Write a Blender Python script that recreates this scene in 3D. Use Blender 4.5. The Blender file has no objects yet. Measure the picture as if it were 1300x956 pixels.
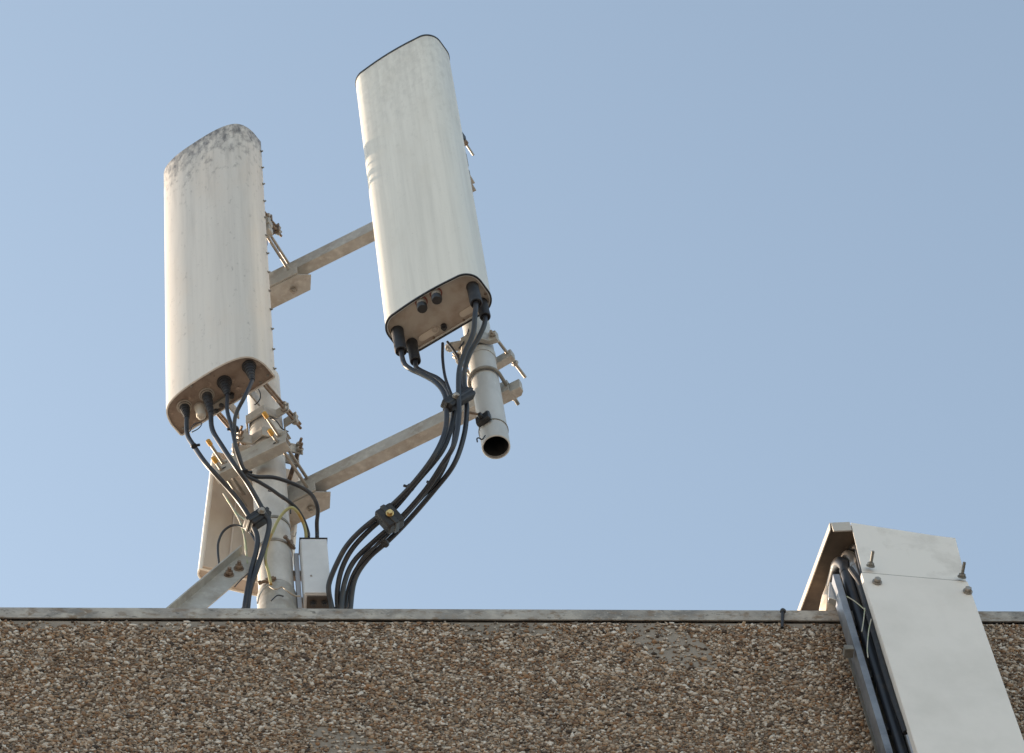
import bpy, bmesh, math, random
import numpy as np
from mathutils import Vector
random.seed(7); rng = np.random.default_rng(11)
C = bpy.context.scene.collection
V = lambda *a: np.array(a, float)

# ------------------------------------------------------------------ camera geometry
TH = math.radians(59); F = 2760 * math.tan(TH)
u = V(-491, -2716, 0); u /= np.linalg.norm(u)
UP = u * math.cos(TH) + V(0, 0, math.sin(TH))
HR = V(-u[1], u[0], 0)
AW = np.cross(UP, HR); AW /= np.linalg.norm(AW)
if AW[2] < 0: AW = -AW
YAW = math.radians(12.7283)
T_ = math.cos(YAW) * HR + math.sin(YAW) * AW
N_ = -math.sin(YAW) * HR + math.cos(YAW) * AW
RM = np.array([T_, N_, UP])
CAM = V(0, 0, 1.6)
def W(px, py, Y=None, Z=None):           # ray of a measured point meets a real plane of the place
    d = RM @ V(px - 650, py - 433.5, F)
    k = (Y - CAM[1]) / d[1] if Y is not None else (Z - CAM[2]) / d[2]
    return CAM + k * d
def P(p):
    c = RM.T @ (np.asarray(p, float) - CAM)
    return 650 + F * c[0] / c[2], 433.5 + F * c[1] / c[2]
def zon(py, X, Y):
    lo, hi = 8., 15.
    for _ in range(60):
        m = (lo + hi) / 2
        if P((X, Y, m))[1] > py: lo = m
        else: hi = m
    return lo
def nrm(v): v = np.asarray(v, float); return v / np.linalg.norm(v)
UZ = V(0, 0, 1)

# ------------------------------------------------------------------ materials
def mat(name, col, rough=.5, metal=0., var=None, scale=8., bump=0., bscale=60., stretch=(1, 1, 1), spec=.5, detail=6.):
    m = bpy.data.materials.new(name); m.use_nodes = True
    nt = m.node_tree; b = nt.nodes['Principled BSDF']
    b.inputs['Roughness'].default_value = rough; b.inputs['Metallic'].default_value = metal
    b.inputs['Specular IOR Level'].default_value = spec
    b.inputs['Base Color'].default_value = (*col, 1)
    tc = nt.nodes.new('ShaderNodeTexCoord'); mp = nt.nodes.new('ShaderNodeMapping')
    mp.inputs['Scale'].default_value = stretch
    nt.links.new(tc.outputs['Object'], mp.inputs['Vector'])
    last = None
    if var:
        last = (col, None)
        colsock = None
        for i, (c2, lo, hi, sc) in enumerate(var):
            n = nt.nodes.new('ShaderNodeTexNoise'); n.inputs['Scale'].default_value = sc; n.inputs['Detail'].default_value = detail
            n.inputs['Roughness'].default_value = .62
            nt.links.new(mp.outputs[0], n.inputs['Vector'])
            r = nt.nodes.new('ShaderNodeMapRange'); r.inputs['From Min'].default_value = lo; r.inputs['From Max'].default_value = hi
            nt.links.new(n.outputs['Fac'], r.inputs['Value'])
            mx = nt.nodes.new('ShaderNodeMix'); mx.data_type = 'RGBA'
            nt.links.new(r.outputs[0], mx.inputs['Factor'])
            if colsock is None: mx.inputs['A'].default_value = (*col, 1)
            else: nt.links.new(colsock, mx.inputs['A'])
            mx.inputs['B'].default_value = (*c2, 1)
            colsock = mx.outputs['Result']
        nt.links.new(colsock, b.inputs['Base Color'])
    if bump:
        n = nt.nodes.new('ShaderNodeTexNoise'); n.inputs['Scale'].default_value = bscale; n.inputs['Detail'].default_value = 4
        nt.links.new(mp.outputs[0], n.inputs['Vector'])
        bp = nt.nodes.new('ShaderNodeBump'); bp.inputs['Strength'].default_value = bump; bp.inputs['Distance'].default_value = .003
        nt.links.new(n.outputs['Fac'], bp.inputs['Height']); nt.links.new(bp.outputs[0], b.inputs['Normal'])
    return m

def radome_mat(name, base, top_z, grime, grime_len, seed=0., warm=(.55, .46, .37)):
    """weathered glass fibre: fine vertical streaks, blotches, and a band of black growth at the top rim"""
    m = bpy.data.materials.new(name); m.use_nodes = True
    nt = m.node_tree; L = nt.links; N = nt.nodes; b = N['Principled BSDF']
    b.inputs['Roughness'].default_value = .42; b.inputs['Specular IOR Level'].default_value = .35
    tc = N.new('ShaderNodeTexCoord')
    def noise(scale, st, det=5, off=0.):
        mp = N.new('ShaderNodeMapping'); mp.inputs['Scale'].default_value = st; mp.inputs['Location'].default_value = (seed + off, off, seed)
        L.new(tc.outputs['Object'], mp.inputs['Vector'])
        n = N.new('ShaderNodeTexNoise'); n.inputs['Scale'].default_value = scale; n.inputs['Detail'].default_value = det; n.inputs['Roughness'].default_value = .65
        L.new(mp.outputs[0], n.inputs['Vector']); return n.outputs['Fac']
    def rng_(s, a, c, o0=0., o1=1.):
        r = N.new('ShaderNodeMapRange'); r.inputs['From Min'].default_value = a; r.inputs['From Max'].default_value = c
        r.inputs['To Min'].default_value = o0; r.inputs['To Max'].default_value = o1
        L.new(s, r.inputs['Value']); return r.outputs[0]
    def mul(a, c):
        k = N.new('ShaderNodeMath'); k.operation = 'MULTIPLY'; L.new(a, k.inputs[0])
        if isinstance(c, float): k.inputs[1].default_value = c
        else: L.new(c, k.inputs[1])
        return k.outputs[0]
    def mix(fac, A, B):
        x = N.new('ShaderNodeMix'); x.data_type = 'RGBA'; L.new(fac, x.inputs['Factor'])
        if isinstance(A, tuple): x.inputs['A'].default_value = (*A, 1)
        else: L.new(A, x.inputs['A'])
        x.inputs['B'].default_value = (*B, 1); return x.outputs['Result']
    c = mix(mul(rng_(noise(14, (1, 1, .05)), .42, .68), .42), base, tuple(v * .78 for v in base))
    c = mix(mul(rng_(noise(60, (1, 1, .02)),   .45, .68), .32), c, tuple(v * .70 for v in base))
    c = mix(mul(rng_(noise(5, (1, 1, .45), off=3.), .5, .72), .35), c, warm)
    c = mix(mul(rng_(noise(130, (1, 1, 1.), 2, 7.), .70, .76), .35), c, (.12, .10, .08))
    sep = N.new('ShaderNodeSeparateXYZ'); L.new(tc.outputs['Object'], sep.inputs[0])
    h = rng_(sep.outputs['Z'], top_z - grime_len, top_z)
    hp = N.new('ShaderNodeMath'); hp.operation = 'POWER'; L.new(h, hp.inputs[0]); hp.inputs[1].default_value = 2.2
    g = N.new('ShaderNodeMath'); g.operation = 'ADD'; L.new(mul(hp.outputs[0], .30), g.inputs[0]); L.new(noise(48, (1, 1, .5), 8, 5.), g.inputs[1])
    c = mix(mul(rng_(g.outputs[0], .60, .86), grime), c, (.055, .052, .055))
    h2 = rng_(sep.outputs['Z'], top_z - grime_len * 1.9, top_z)
    c = mix(mul(mul(rng_(noise(38, (1, 1, .07), 4, 11.), .50, .68), h2), grime * .36), c, (.13, .12, .115))
    L.new(c, b.inputs['Base Color'])
    bp = N.new('ShaderNodeBump'); bp.inputs['Strength'].default_value = .12; bp.inputs['Distance'].default_value = .002
    L.new(noise(90, (1, 1, .06)), bp.inputs['Height']); L.new(bp.outputs[0], b.inputs['Normal'])
    return m

M = dict(
    radome_a=radome_mat('radome_stained', (.545, .52, .485), 1.62, .85, .55, 1.3),
    radome_b=radome_mat('radome_pale', (.615, .61, .57), 1.72, .17, 1.3, 5.1, (.45, .42, .36)),
    radome_c=radome_mat('radome_white', (.74, .70, .64), 9., .0, .3, 9.),
    endplate_a=mat('dirty_end_plate', (.22, .17, .135), .65, 0, [((.14, .095, .07), .42, .68, 18), ((.40, .32, .26), .58, .75, 40), ((.03, .022, .018), .66, .73, 75)], bump=.3, bscale=120),
    endplate_b=mat('tan_end_plate', (.36, .315, .265), .55, 0, [((.24, .18, .135), .42, .7, 12), ((.16, .11, .08), .68, .8, 50)]),
    backplate=mat('aluminium_back', (.47, .40, .335), .5, .25, [((.34, .265, .205), .4, .75, 7)], stretch=(1, 1, .4)),
    galv=mat('galvanised_steel', (.38, .37, .345), .55, .35, [((.28, .255, .22), .4, .7, 14), ((.50, .485, .45), .5, .8, 45), ((.22, .14, .09), .68, .78, 30)], bump=.15),
    galv_dark=mat('weathered_steel', (.24, .23, .21), .6, .3, [((.13, .12, .10), .4, .7, 20)]),
    mast=mat('mast_paint', (.50, .485, .465), .6, .15, [((.36, .34, .32), .4, .72, 9), ((.58, .56, .54), .5, .8, 30), ((.34, .2, .15), .70, .78, 22)], bump=.12, stretch=(1, 1, .6)),
    pole=mat('pole_grey', (.47, .47, .46), .5, .2, [((.36, .36, .35), .4, .75, 12), ((.62, .61, .59), .66, .74, 35)], stretch=(1, 1, .5)),
    inside=mat('pipe_inside', (.02, .02, .02), .9),
    cable=mat('cable_sheath', (.015, .017, .023), .42, 0, [((.045, .038, .032), .52, .72, 25)], spec=.45),
    cable_grey=mat('cable_grey_sheath', (.11, .10, .095), .4, 0, [((.06, .05, .045), .45, .7, 25)], spec=.6),
    rubber=mat('black_rubber', (.009, .009, .012), .6, 0, [((.032, .030, .030), .5, .75, 40)]),
    plastic=mat('black_plastic', (.014, .014, .016), .45, 0, [((.04, .035, .03), .55, .75, 50)]),
    brass=mat('brass', (.50, .36, .16), .35, .8, [((.30, .20, .10), .45, .7, 40)]),
    rust=mat('rusty_steel', (.25, .19, .145), .6, .5, [((.13, .085, .06), .42, .68, 60), ((.40, .33, .27), .6, .75, 80)]),
    steel=mat('bright_steel', (.33, .30, .265), .5, .55, [((.25, .22, .19), .45, .7, 60)]),
    yellow=mat('yellow_cap', (.50, .27, .045), .5),
    earth=mat('earth_wire', (.33, .32, .15), .5, 0, [((.36, .23, .07), .47, .53, 9)], detail=1.),
    palewire=mat('pale_wire', (.38, .36, .30), .5, 0, [((.30, .34, .22), .47, .53, 25)], detail=1.),
    red=mat('red_seal', (.17, .05, .04), .5),
    box=mat('box_grey', (.56, .565, .57), .4, .1, [((.5, .505, .51), .4, .7, 20)]),
    box_side=mat('box_back', (.33, .34, .37), .4, .2),
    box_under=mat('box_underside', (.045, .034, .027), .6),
    cover=mat('cover_sheet', (.655, .62, .58), .42, .0, [((.58, .55, .51), .42, .7, 5), ((.67, .64, .605), .5, .75, 1.5)], spec=.4),
    cover_dirty=mat('cover_top_sheet', (.66, .63, .59), .42, 0, [((.50, .47, .43), .50, .72, 9), ((.48, .45, .41), .66, .76, 22)], spec=.4),
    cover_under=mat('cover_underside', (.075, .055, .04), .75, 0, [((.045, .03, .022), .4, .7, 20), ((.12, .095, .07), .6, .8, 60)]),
    lip=mat('cover_lip', (.42, .39, .35), .5),
    tray=mat('tray_rail', (.27, .285, .31), .4, .5, [((.11, .115, .13), .4, .7, 8)]),
    bag=mat('plastic_wrap', (.62, .54, .46), .3, 0, [((.45, .34, .25), .45, .7, 12)]),
    metalcable=mat('braided_cable', (.35, .33, .31), .28, .85),
    alu=mat('aluminium_tape', (.55, .53, .51), .3, .7),
)

def coping_mat():
    m = mat('weathered_coping', (.30, .275, .245), .75, 0,
            [((.17, .158, .145), .44, .60, 5), ((.38, .35, .31), .48, .62, 14), ((.19, .145, .105), .52, .66, 24), ((.10, .09, .08), .58, .70, 42), ((.38, .35, .31), .60, .72, 80)], bump=.5, bscale=90, stretch=(1.1, 1, 1.6))
    return m
M['coping'] = coping_mat()

def stone_mat(name, attr):
    m = bpy.data.materials.new(name); m.use_nodes = True
    nt = m.node_tree; N = nt.nodes; L = nt.links; b = N['Principled BSDF']; b.inputs['Roughness'].default_value = .75
    b.inputs['Specular IOR Level'].default_value = .3
    tc = N.new('ShaderNodeTexCoord')
    if attr:
        a = N.new('ShaderNodeAttribute'); a.attribute_name = 'stone'; src = a.outputs['Fac']
    else:
        v = N.new('ShaderNodeTexVoronoi'); v.inputs['Scale'].default_value = 95
        L.new(tc.outputs['Object'], v.inputs['Vector'])
        s = N.new('ShaderNodeSeparateColor'); L.new(v.outputs['Color'], s.inputs[0]); src = s.outputs[0]
        bp = N.new('ShaderNodeBump'); bp.invert = True; bp.inputs['Strength'].default_value = 1.; bp.inputs['Distance'].default_value = .01
        L.new(v.outputs['Distance'], bp.inputs['Height']); L.new(bp.outputs[0], b.inputs['Normal'])
    r = N.new('ShaderNodeValToRGB'); r.color_ramp.interpolation = 'LINEAR'
    stops = [(0, (.045, .036, .03)), (.08, (.12, .08, .055)), (.20, (.30, .17, .09)), (.32, (.15, .12, .095)), (.44, (.38, .26, .165)), (.55, (.19, .155, .13)),
             (.64, (.48, .36, .26)), (.73, (.29, .235, .185)), (.82, (.48, .41, .34)), (.91, (.55, .49, .42)), (1, (.68, .63, .57))]
    while len(r.color_ramp.elements) < len(stops): r.color_ramp.elements.new(.5)
    for e, (p, c) in zip(r.color_ramp.elements, stops): e.position = p; e.color = (*c, 1)
    L.new(src, r.inputs[0])
    n = N.new('ShaderNodeTexNoise'); n.inputs['Scale'].default_value = 260; n.inputs['Detail'].default_value = 3
    L.new(tc.outputs['Object'], n.inputs['Vector'])
    mx = N.new('ShaderNodeMix'); mx.data_type = 'RGBA'; mx.blend_type = 'MULTIPLY'; mx.inputs['Factor'].default_value = .5
    L.new(r.outputs[0], mx.inputs['A']); L.new(n.outputs['Color'], mx.inputs['B'])
    mr = N.new('ShaderNodeMapRange'); L.new(n.outputs['Fac'], mr.inputs['Value']); mr.inputs['From Min'].default_value = .3; mr.inputs['From Max'].default_value = .7
    mr.inputs['To Min'].default_value = .55; mr.inputs['To Max'].default_value = 1.
    L.new(mr.outputs[0], mx.inputs['B']); L.new(mx.outputs['Result'], b.inputs['Base Color'])
    return m
M['stone'] = stone_mat('pebble_stones', True)
M['wall'] = stone_mat('pebbledash', False)
M['mortar'] = mat('mortar', (.25, .215, .18), .9, 0, [((.17, .145, .12), .4, .7, 6), ((.32, .28, .235), .6, .8, 200)], bump=.6, bscale=200)

# ------------------------------------------------------------------ mesh builder
class MB:
    def __init__(s): s.v = []; s.f = []; s.mi = []; s.cur = 0
    def add(s, vs, fs):
        o = len(s.v); s.v += [tuple(map(float, p)) for p in vs]
        for f in fs: s.f.append(tuple(o + i for i in f)); s.mi.append(s.cur)
        return s
    def loft(s, rings, cap0=True, cap1=True, closed=True):
        n = len(rings[0]); vs = [p for r in rings for p in r]; fs = []
        for i in range(len(rings) - 1):
            for j in range(n if closed else n - 1):
                k = (j + 1) % n
                fs.append((i * n + j, i * n + k, (i + 1) * n + k, (i + 1) * n + j))
        if cap0: fs.append(tuple(reversed(range(n))))
        if cap1: fs.append(tuple((len(rings) - 1) * n + j for j in range(n)))
        return s.add(vs, fs)
    def prism(s, outline, o, a, b, c, h):      # outline in (a,b) plane, extruded h along c
        o = np.asarray(o, float); r0 = [o + x * a + y * b for x, y in outline]; r1 = [p + h * c for p in r0]
        return s.loft([r0, r1])
    def box(s, o, a, b, c, la, lb, lc):        # centred on o
        o = np.asarray(o, float) - c * lc / 2
        return s.prism([(-la / 2, -lb / 2), (la / 2, -lb / 2), (la / 2, lb / 2), (-la / 2, lb / 2)], o, a, b, c, lc)
    def tube(s, path, r, seg=14, caps=True):
        path = [np.asarray(p, float) for p in path]; rings = []
        if not hasattr(r, '__len__'): r = [r] * len(path)
        t = nrm(path[1] - path[0]); x = np.cross(t, V(.3, .2, .93));
        if np.linalg.norm(x) < .05: x = np.cross(t, V(1, 0, 0))
        x = nrm(x)
        for i, p in enumerate(path):
            t = nrm(path[min(i + 1, len(path) - 1)] - path[max(i - 1, 0)])
            x = nrm(x - t * (x @ t)); y = np.cross(t, x)
            rings.append([p + r[i] * (math.cos(q) * x + math.sin(q) * y) for q in [2 * math.pi * k / seg for k in range(seg)]])
        return s.loft(rings, caps, caps)
    def rod(s, a, b, r, seg=12): return s.tube([a, b], r, seg)
    def lathe(s, o, ax, prof, seg=24):         # prof: (height along ax, radius)
        ax = nrm(ax); o = np.asarray(o, float)
        x = np.cross(ax, V(.1, 1, .2)); x = nrm(x); y = np.cross(ax, x)
        rings = [[o + h * ax + max(r, 1e-5) * (math.cos(q) * x + math.sin(q) * y) for q in [2 * math.pi * k / seg for k in range(seg)]] for h, r in prof]
        return s.loft(rings)
    def thread(s, a, b, r, pitch=.004):        # threaded rod
        a = np.asarray(a, float); b = np.asarray(b, float); n = max(4, int(np.linalg.norm(b - a) / pitch))
        prof = []; ln = np.linalg.norm(b - a)
        for i in range(n):
            prof += [(ln * i / n, r * .86), (ln * (i + .5) / n, r)]
        prof.append((ln, r * .86))
        return s.lathe(a, b - a, prof, 10)
    def build(s, name, m, parent=None, bevel=0., smooth=35, orig=None):
        me = bpy.data.meshes.new(name)
        root = parent
        off = V(0, 0, 0)
        if parent is not None: off = V(*parent['_o'])
        elif orig is not None: off = V(*orig)
        else:
            a = np.array(s.v); off = V(*(a.min(0) + a.max(0)) / 2); off[2] = a[:, 2].min()
        me.from_pydata([tuple(np.asarray(p) - off) for p in s.v], [], s.f)
        ms = m if isinstance(m, (list, tuple)) else [m]
        for q in ms: me.materials.append(q)
        if len(ms) > 1: me.polygons.foreach_set('material_index', s.mi)
        bm = bmesh.new(); bm.from_mesh(me); bmesh.ops.recalc_face_normals(bm, faces=bm.faces); bm.to_mesh(me); bm.free()
        me.shade_smooth(); me.set_sharp_from_angle(angle=math.radians(smooth))
        o = bpy.data.objects.new(name, me); C.objects.link(o); o['_o'] = list(off)
        if parent is not None: o.parent = parent
        else: o.location = off
        if bevel:
            bv = o.modifiers.new('bevel', 'BEVEL'); bv.width = bevel; bv.segments = 2; bv.limit_method = 'ANGLE'; bv.angle_limit = math.radians(40)
        return o
def tag(o, label=None, cat=None, group=None, kind=None):
    if label: o['label'] = label
    if cat: o['category'] = cat
    if group: o['group'] = group
    if kind: o['kind'] = kind
    return o
def thing(name, loc, label, cat, group=None):
    o = bpy.data.objects.new(name, None); C.objects.link(o); o.empty_display_size = .05
    o.location = tuple(map(float, loc)); o['_o'] = list(map(float, loc)); tag(o, label, cat, group); return o
def spline(pts, n=10):
    pts = [np.asarray(p, float) for p in pts]; P_ = [2 * pts[0] - pts[1]] + pts + [2 * pts[-1] - pts[-2]]; out = []
    for i in range(1, len(P_) - 2):
        a, b, c, d = P_[i - 1:i + 3]
        for k in range(n):
            t = k / n
            out.append(.5 * ((2 * b) + (-a + c) * t + (2 * a - 5 * b + 4 * c - d) * t * t + (-a + 3 * b - 3 * c + d) * t ** 3))
    out.append(pts[-1]); return out
def hexnut(mb, o, ax, r=.011, h=.009):
    return mb.lathe(o, ax, [(0, r * .92), (h * .15, r), (h * .85, r), (h, r * .9)], 6)
def arc(cx, cy, r, a0, a1, n): return [(cx + r * math.cos(math.radians(a0 + (a1 - a0) * i / n)), cy + r * math.sin(math.radians(a0 + (a1 - a0) * i / n))) for i in range(n + 1)]

# ------------------------------------------------------------------ key places
cp = W(350, 770, Y=5.672); YW = 5.672; ZC = cp[2]
MX, MY = .528, 6.022                                  # mast axis
zA = zon(574, MX, MY)
zL = zon(604, MX, MY); zU = zon(331, MX, MY)          # arms
p2 = W(616, 484, Z=zL); PX, PY = p2[0], p2[1]         # outer pole axis
ARM_OFF = .1
# arm runs behind mast (ARM_OFF) and behind the outer pole (.066)
eM = nrm(V(PX - MX, PY - MY, 0)); 
for _ in range(5):
    nM = V(eM[1], -eM[0], 0)                          # towards the street
    a0 = V(MX, MY, 0) - nM * ARM_OFF; a1 = V(PX, PY, 0) - nM * .066
    eM = nrm(a1 - a0)
nM = V(eM[1], -eM[0], 0); ARM_L = np.linalg.norm(a1 - a0)
mast0 = V(MX, MY, 0); pol0 = V(PX, PY, 0)
RMAST = .053; RPOL = .043
eA = nrm(V(.795, -.607, 0)); nA = V(eA[1], -eA[0], 0); oA = V(.402, 5.860, 0)
eB = nrm(V(.811, -.586, 0)); nB = V(eB[1], -eB[0], 0); zB = zon(446, PX, PY); oB = pol0 + nB * .1115 - eB * .0337
eC = nrm(V(.975, .22, 0)); nC = V(eC[1], -eC[0], 0)
zCl = zon(570, MX, MY)
ROOF = ZC - .62
print('zA %.3f zB %.3f zL %.3f zU %.3f pole2 %.3f %.3f arm %s len %.3f' % (zA, zB, zL, zU, PX, PY, eM, ARM_L))

# ------------------------------------------------------------------ setting: ground, building
g = MB(); g.add([(-400, -400, 0), (400, -400, 0), (400, 400, 0), (-400, 400, 0)], [(0, 1, 2, 3)])
gm = mat('paving', (.46, .41, .35), .9, 0, [((.36, .32, .27), .4, .7, .6), ((.54, .49, .43), .5, .8, 3)])
tag(g.build('ground', gm, orig=(0, 0, 0)), kind='structure')

bl = thing('building', (0, YW + .03, 0), 'building with pebbledash parapet wall under a grey weathered coping', 'building')
YF = YW + .013                                        # wall face, coping sticks out in front of it
ZW = ZC - .057
w = MB(); w.box((2, YF + .11, ZW / 2 - .008), V(1, 0, 0), V(0, 1, 0), UZ, 24, .22, ZW - .016); w.box((2, YF + .15, ZW - .008), V(1, 0, 0), V(0, 1, 0), UZ, 23.9, .12, .0155)
w.box((-9.89, YF + 6, ZW / 2), V(1, 0, 0), V(0, 1, 0), UZ, .22, 11.76, ZW); w.box((13.89, YF + 6, ZW / 2), V(1, 0, 0), V(0, 1, 0), UZ, .22, 11.76, ZW)
w.box((2, YF + 12, ZW / 2), V(1, 0, 0), V(0, 1, 0), UZ, 23.5, .22, ZW)
# low wall below the rendered strip is pebbledash too
w.build('wall', M['wall'], bl, smooth=20)
cpb = MB(); prof = [(0, 0), (.004, 0), (.004, .035), (.247, .035), (.247, 0), (.26, 0), (.26, .045), (.25, .053), (.012, .057), (.003, .052), (0, .044)]
cpb.prism([(y, z) for y, z in prof], V(-10, YW, ZW), V(0, 1, 0), UZ, V(1, 0, 0), 24)
cpb.build('coping', M['coping'], bl, smooth=25)
rf = MB(); rf.box((2, YF + 6.1, ROOF - .1), V(1, 0, 0), V(0, 1, 0), UZ, 23.5, 11.7, .2)
rf.build('roof', mat('roof_felt', (.32, .29, .26), .9, 0, [((.24, .215, .19), .4, .7, 1.5), ((.40, .37, .33), .55, .8, 30)]), bl)
# the stone chippings of the visible strip: real stones bedded in mortar
def pebbles():
    x0, x1, z0, z1 = -1.3, 4.2, ZC - 1.25, ZW - .006
    mb = MB(); mb.box(((x0 + x1) / 2, YF - .002, (z0 + z1) / 2 - .001), V(1, 0, 0), V(0, 1, 0), UZ, x1 - x0, .008, z1 - z0)
    mb.build('mortar_bed', M['mortar'], bl)
    s = .0068
    nx = int((x1 - x0) / s); nz = int((z1 - z0) / (s * .8)); n = nx * nz
    gx, gz = np.meshgrid(np.arange(nx), np.arange(nz)); gx = gx.ravel().astype(float); gz = gz.ravel().astype(float)
    gx += (gz % 2) * .5 + rng.uniform(-.42, .42, n); gz += rng.uniform(-.42, .42, n)
    cx = x0 + gx * s; cz = z0 + gz * s * .8 + .004
    def vn(x, z, f, k):      # cheap value field for bald patches
        return np.sin(x * f + k) * np.sin(z * f * 1.7 + k * 2.1) + .6 * np.sin(x * f * 2.3 + z * f * 1.9 + k * 3.3)
    bald = (vn(cx, cz, 4.1, 1.7) > 1.22) | ((z1 - cz) < .055 * np.clip(vn(cx, cz * .3, 6.3, .4) - .15, 0, 2))
    for qx, qy, ra, rb in ((650, 797, .13, .05), (612, 805, .05, .035), (215, 793, .16, .03), (70, 795, .12, .022), (905, 792, .07, .02), (380, 792, .1, .018)):
        q = W(qx, qy, Y=YF); bald |= ((cx - q[0]) / ra) ** 2 + ((cz - q[2]) / rb) ** 2 + .5 * vn(cx, cz, 31., .9) < 1
    keep = (~bald | (rng.random(n) < .3)) & (cz < z1 - .006) & (rng.random(n) > .06) & (cx < x1)
    cx, cz = cx[keep], cz[keep]; n = len(cx)
    bm = bmesh.new(); bmesh.ops.create_icosphere(bm, subdivisions=1, radius=1)
    bv = np.array([v.co[:] for v in bm.verts]); bf = np.array([[v.index for v in f.verts] for f in bm.faces]); bm.free()
    k = len(bv)
    size = np.clip(rng.lognormal(-.08, .38, n), .4, 1.75) * .0046
    ax = rng.uniform(.75, 1.6, n); az = rng.uniform(.45, .95, n); ay = rng.uniform(.45, .85, n)
    vs = bv[None] * (1 + rng.uniform(-.28, .28, (n, k, 1)))
    vs = vs * np.stack([ax, ay, az], 1)[:, None] * size[:, None, None]
    th = rng.normal(0, .7, n); tl = rng.normal(0, .35, n)
    c, s_ = np.cos(th)[:, None], np.sin(th)[:, None]; X = vs[..., 0] * c - vs[..., 2] * s_; Z = vs[..., 0] * s_ + vs[..., 2] * c; Y = vs[..., 1]
    c, s_ = np.cos(tl)[:, None], np.sin(tl)[:, None]; Y, Z = Y * c - Z * s_, Y * s_ + Z * c
    X = X + cx[:, None]; Z = Z + cz[:, None]; Y = Y + (YF - .0065 - rng.uniform(0, .003, n))[:, None]
    co = np.stack([X, Y - (YW + .03), Z], -1).reshape(-1, 3)
    fa = (bf[None] + (np.arange(n) * k)[:, None, None]).reshape(-1, 3)
    me = bpy.data.meshes.new('stone_chippings')
    me.vertices.add(len(co)); me.vertices.foreach_set('co', co.ravel())
    me.loops.add(fa.size); me.loops.foreach_set('vertex_index', fa.ravel().astype(np.int32))
    me.polygons.add(len(fa)); me.polygons.foreach_set('loop_start', np.arange(0, fa.size, 3, dtype=np.int32))
    at = me.attributes.new('stone', 'FLOAT', 'POINT'); at.data.foreach_set('value', np.repeat(rng.random(n), k).astype(np.float32))
    me.update(); me.validate(); me.materials.append(M['stone'])
    o = bpy.data.objects.new('stone_chippings', me); C.objects.link(o); o.parent = bl
    o['kind'] = 'stuff'
pebbles()

# small dark bolt stuck into the wall under the coping
q0 = W(994, 776, Y=YW - .012); q1 = W(993, 797, Y=YW - .012)
pn = thing('anchor_pin', (q0[0], YW, q1[2]), 'short dark metal pin hanging on the coping left of the cable cover', 'pin')
mb = MB(); mb.rod(q0, q1, .0048); mb.build('shank', M['plastic'], pn)
mb = MB(); mb.lathe(q0, UZ, [(-.006, .0065), (.0, .009), (.006, .007)], 12); mb.build('head', M['plastic'], pn)

# ------------------------------------------------------------------ mast
ms = thing('mast', (MX, MY, ROOF), 'thick pale grey steel mast standing behind the parapet and carrying the antennas', 'mast')
ztop = zon(215, MX, MY)
mb = MB(); ring = lambda c, r, z, n=48: [V(c[0] + r * math.cos(2 * math.pi * i / n), c[1] + r * math.sin(2 * math.pi * i / n), z) for i in range(n)]
zmt = zon(481, MX, MY); mb.loft([ring((MX, MY), RMAST, ROOF), ring((MX, MY), RMAST, zmt - .004), ring((MX, MY), RMAST - .004, zmt)]); mb.build('pole', M['mast'], ms)
zs = zon(752, MX, MY)
mb = MB(); mb.loft([ring((MX, MY), RMAST + .006, ROOF + .01), ring((MX, MY), RMAST + .006, zs - .03), ring((MX, MY), RMAST + .003, zs - .015)]); mb.build('base_sleeve', M['galv'], ms)
mb = MB(); mb.loft([ring((MX, MY), .1, ROOF), ring((MX, MY), .1, ROOF + .012)]); mb.build('base_plate', M['galv'], ms)
mb = MB(); mb.loft([ring((MX, MY), .036, zmt - .05), ring((MX, MY), .036, ztop)]); mb.build('upper_pole', M['mast'], ms)
mb = MB(); mb.lathe((MX, MY, ztop), UZ, [(0, .038), (.012, .036), (.02, .02)], 32); mb.build('end_cap', M['plastic'], ms)
def band(par, c, r, z, h, name, m, tilt=0, tdir=0):
    mb = MB(); n = 48; rr = []
    for (dr, dz) in ((0, 0), (.0025, 0), (.0025, h), (0, h)):
        rr.append([V(c[0] + (r + dr) * math.cos(q), c[1] + (r + dr) * math.sin(q), z + dz + tilt * math.cos(q - tdir)) for q in [2 * math.pi * i / n for i in range(n)]])
    rr.append(rr[0]); mb.loft(rr, False, False); return mb.build(name, m, par)
def hose_clamp(z, label, r=RMAST, tilt=0., ang=-75, mm='steel'):
    t = thing('hose_clamp', (MX, MY, z), label, 'hose clamp', 'band clamps round the mast')
    band(t, (MX, MY), r, z, .012, 'band', M[mm], tilt, math.radians(-90))
    a = math.radians(ang); d = V(math.cos(a), math.sin(a), 0); tt = V(-d[1], d[0], 0)
    c = V(MX, MY, z + .006 + tilt * math.cos(a + math.pi / 2)) + d * (r + .008)
    mb = MB(); mb.box(c, tt, d, UZ, .026, .010, .015); mb.rod(c - tt * .03, c + tt * .018, .005, 8); hexnut(mb, c - tt * .036, tt, .007, .008); mb.build('screw', M['rust'], t)
hose_clamp(zon(705, MX, MY), 'narrow steel band clamp round the mast, level with the top of the grey box', ang=-35)
hose_clamp(zon(768, MX, MY) + .02, 'bright steel band clamp round the mast, lowest one just above the coping', r=RMAST + .001, tilt=.02, ang=-110)
hose_clamp(zon(676, MX, MY) + .0, 'thin dark strap round the mast just under the lower arm', ang=60, mm='galv_dark')

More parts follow.
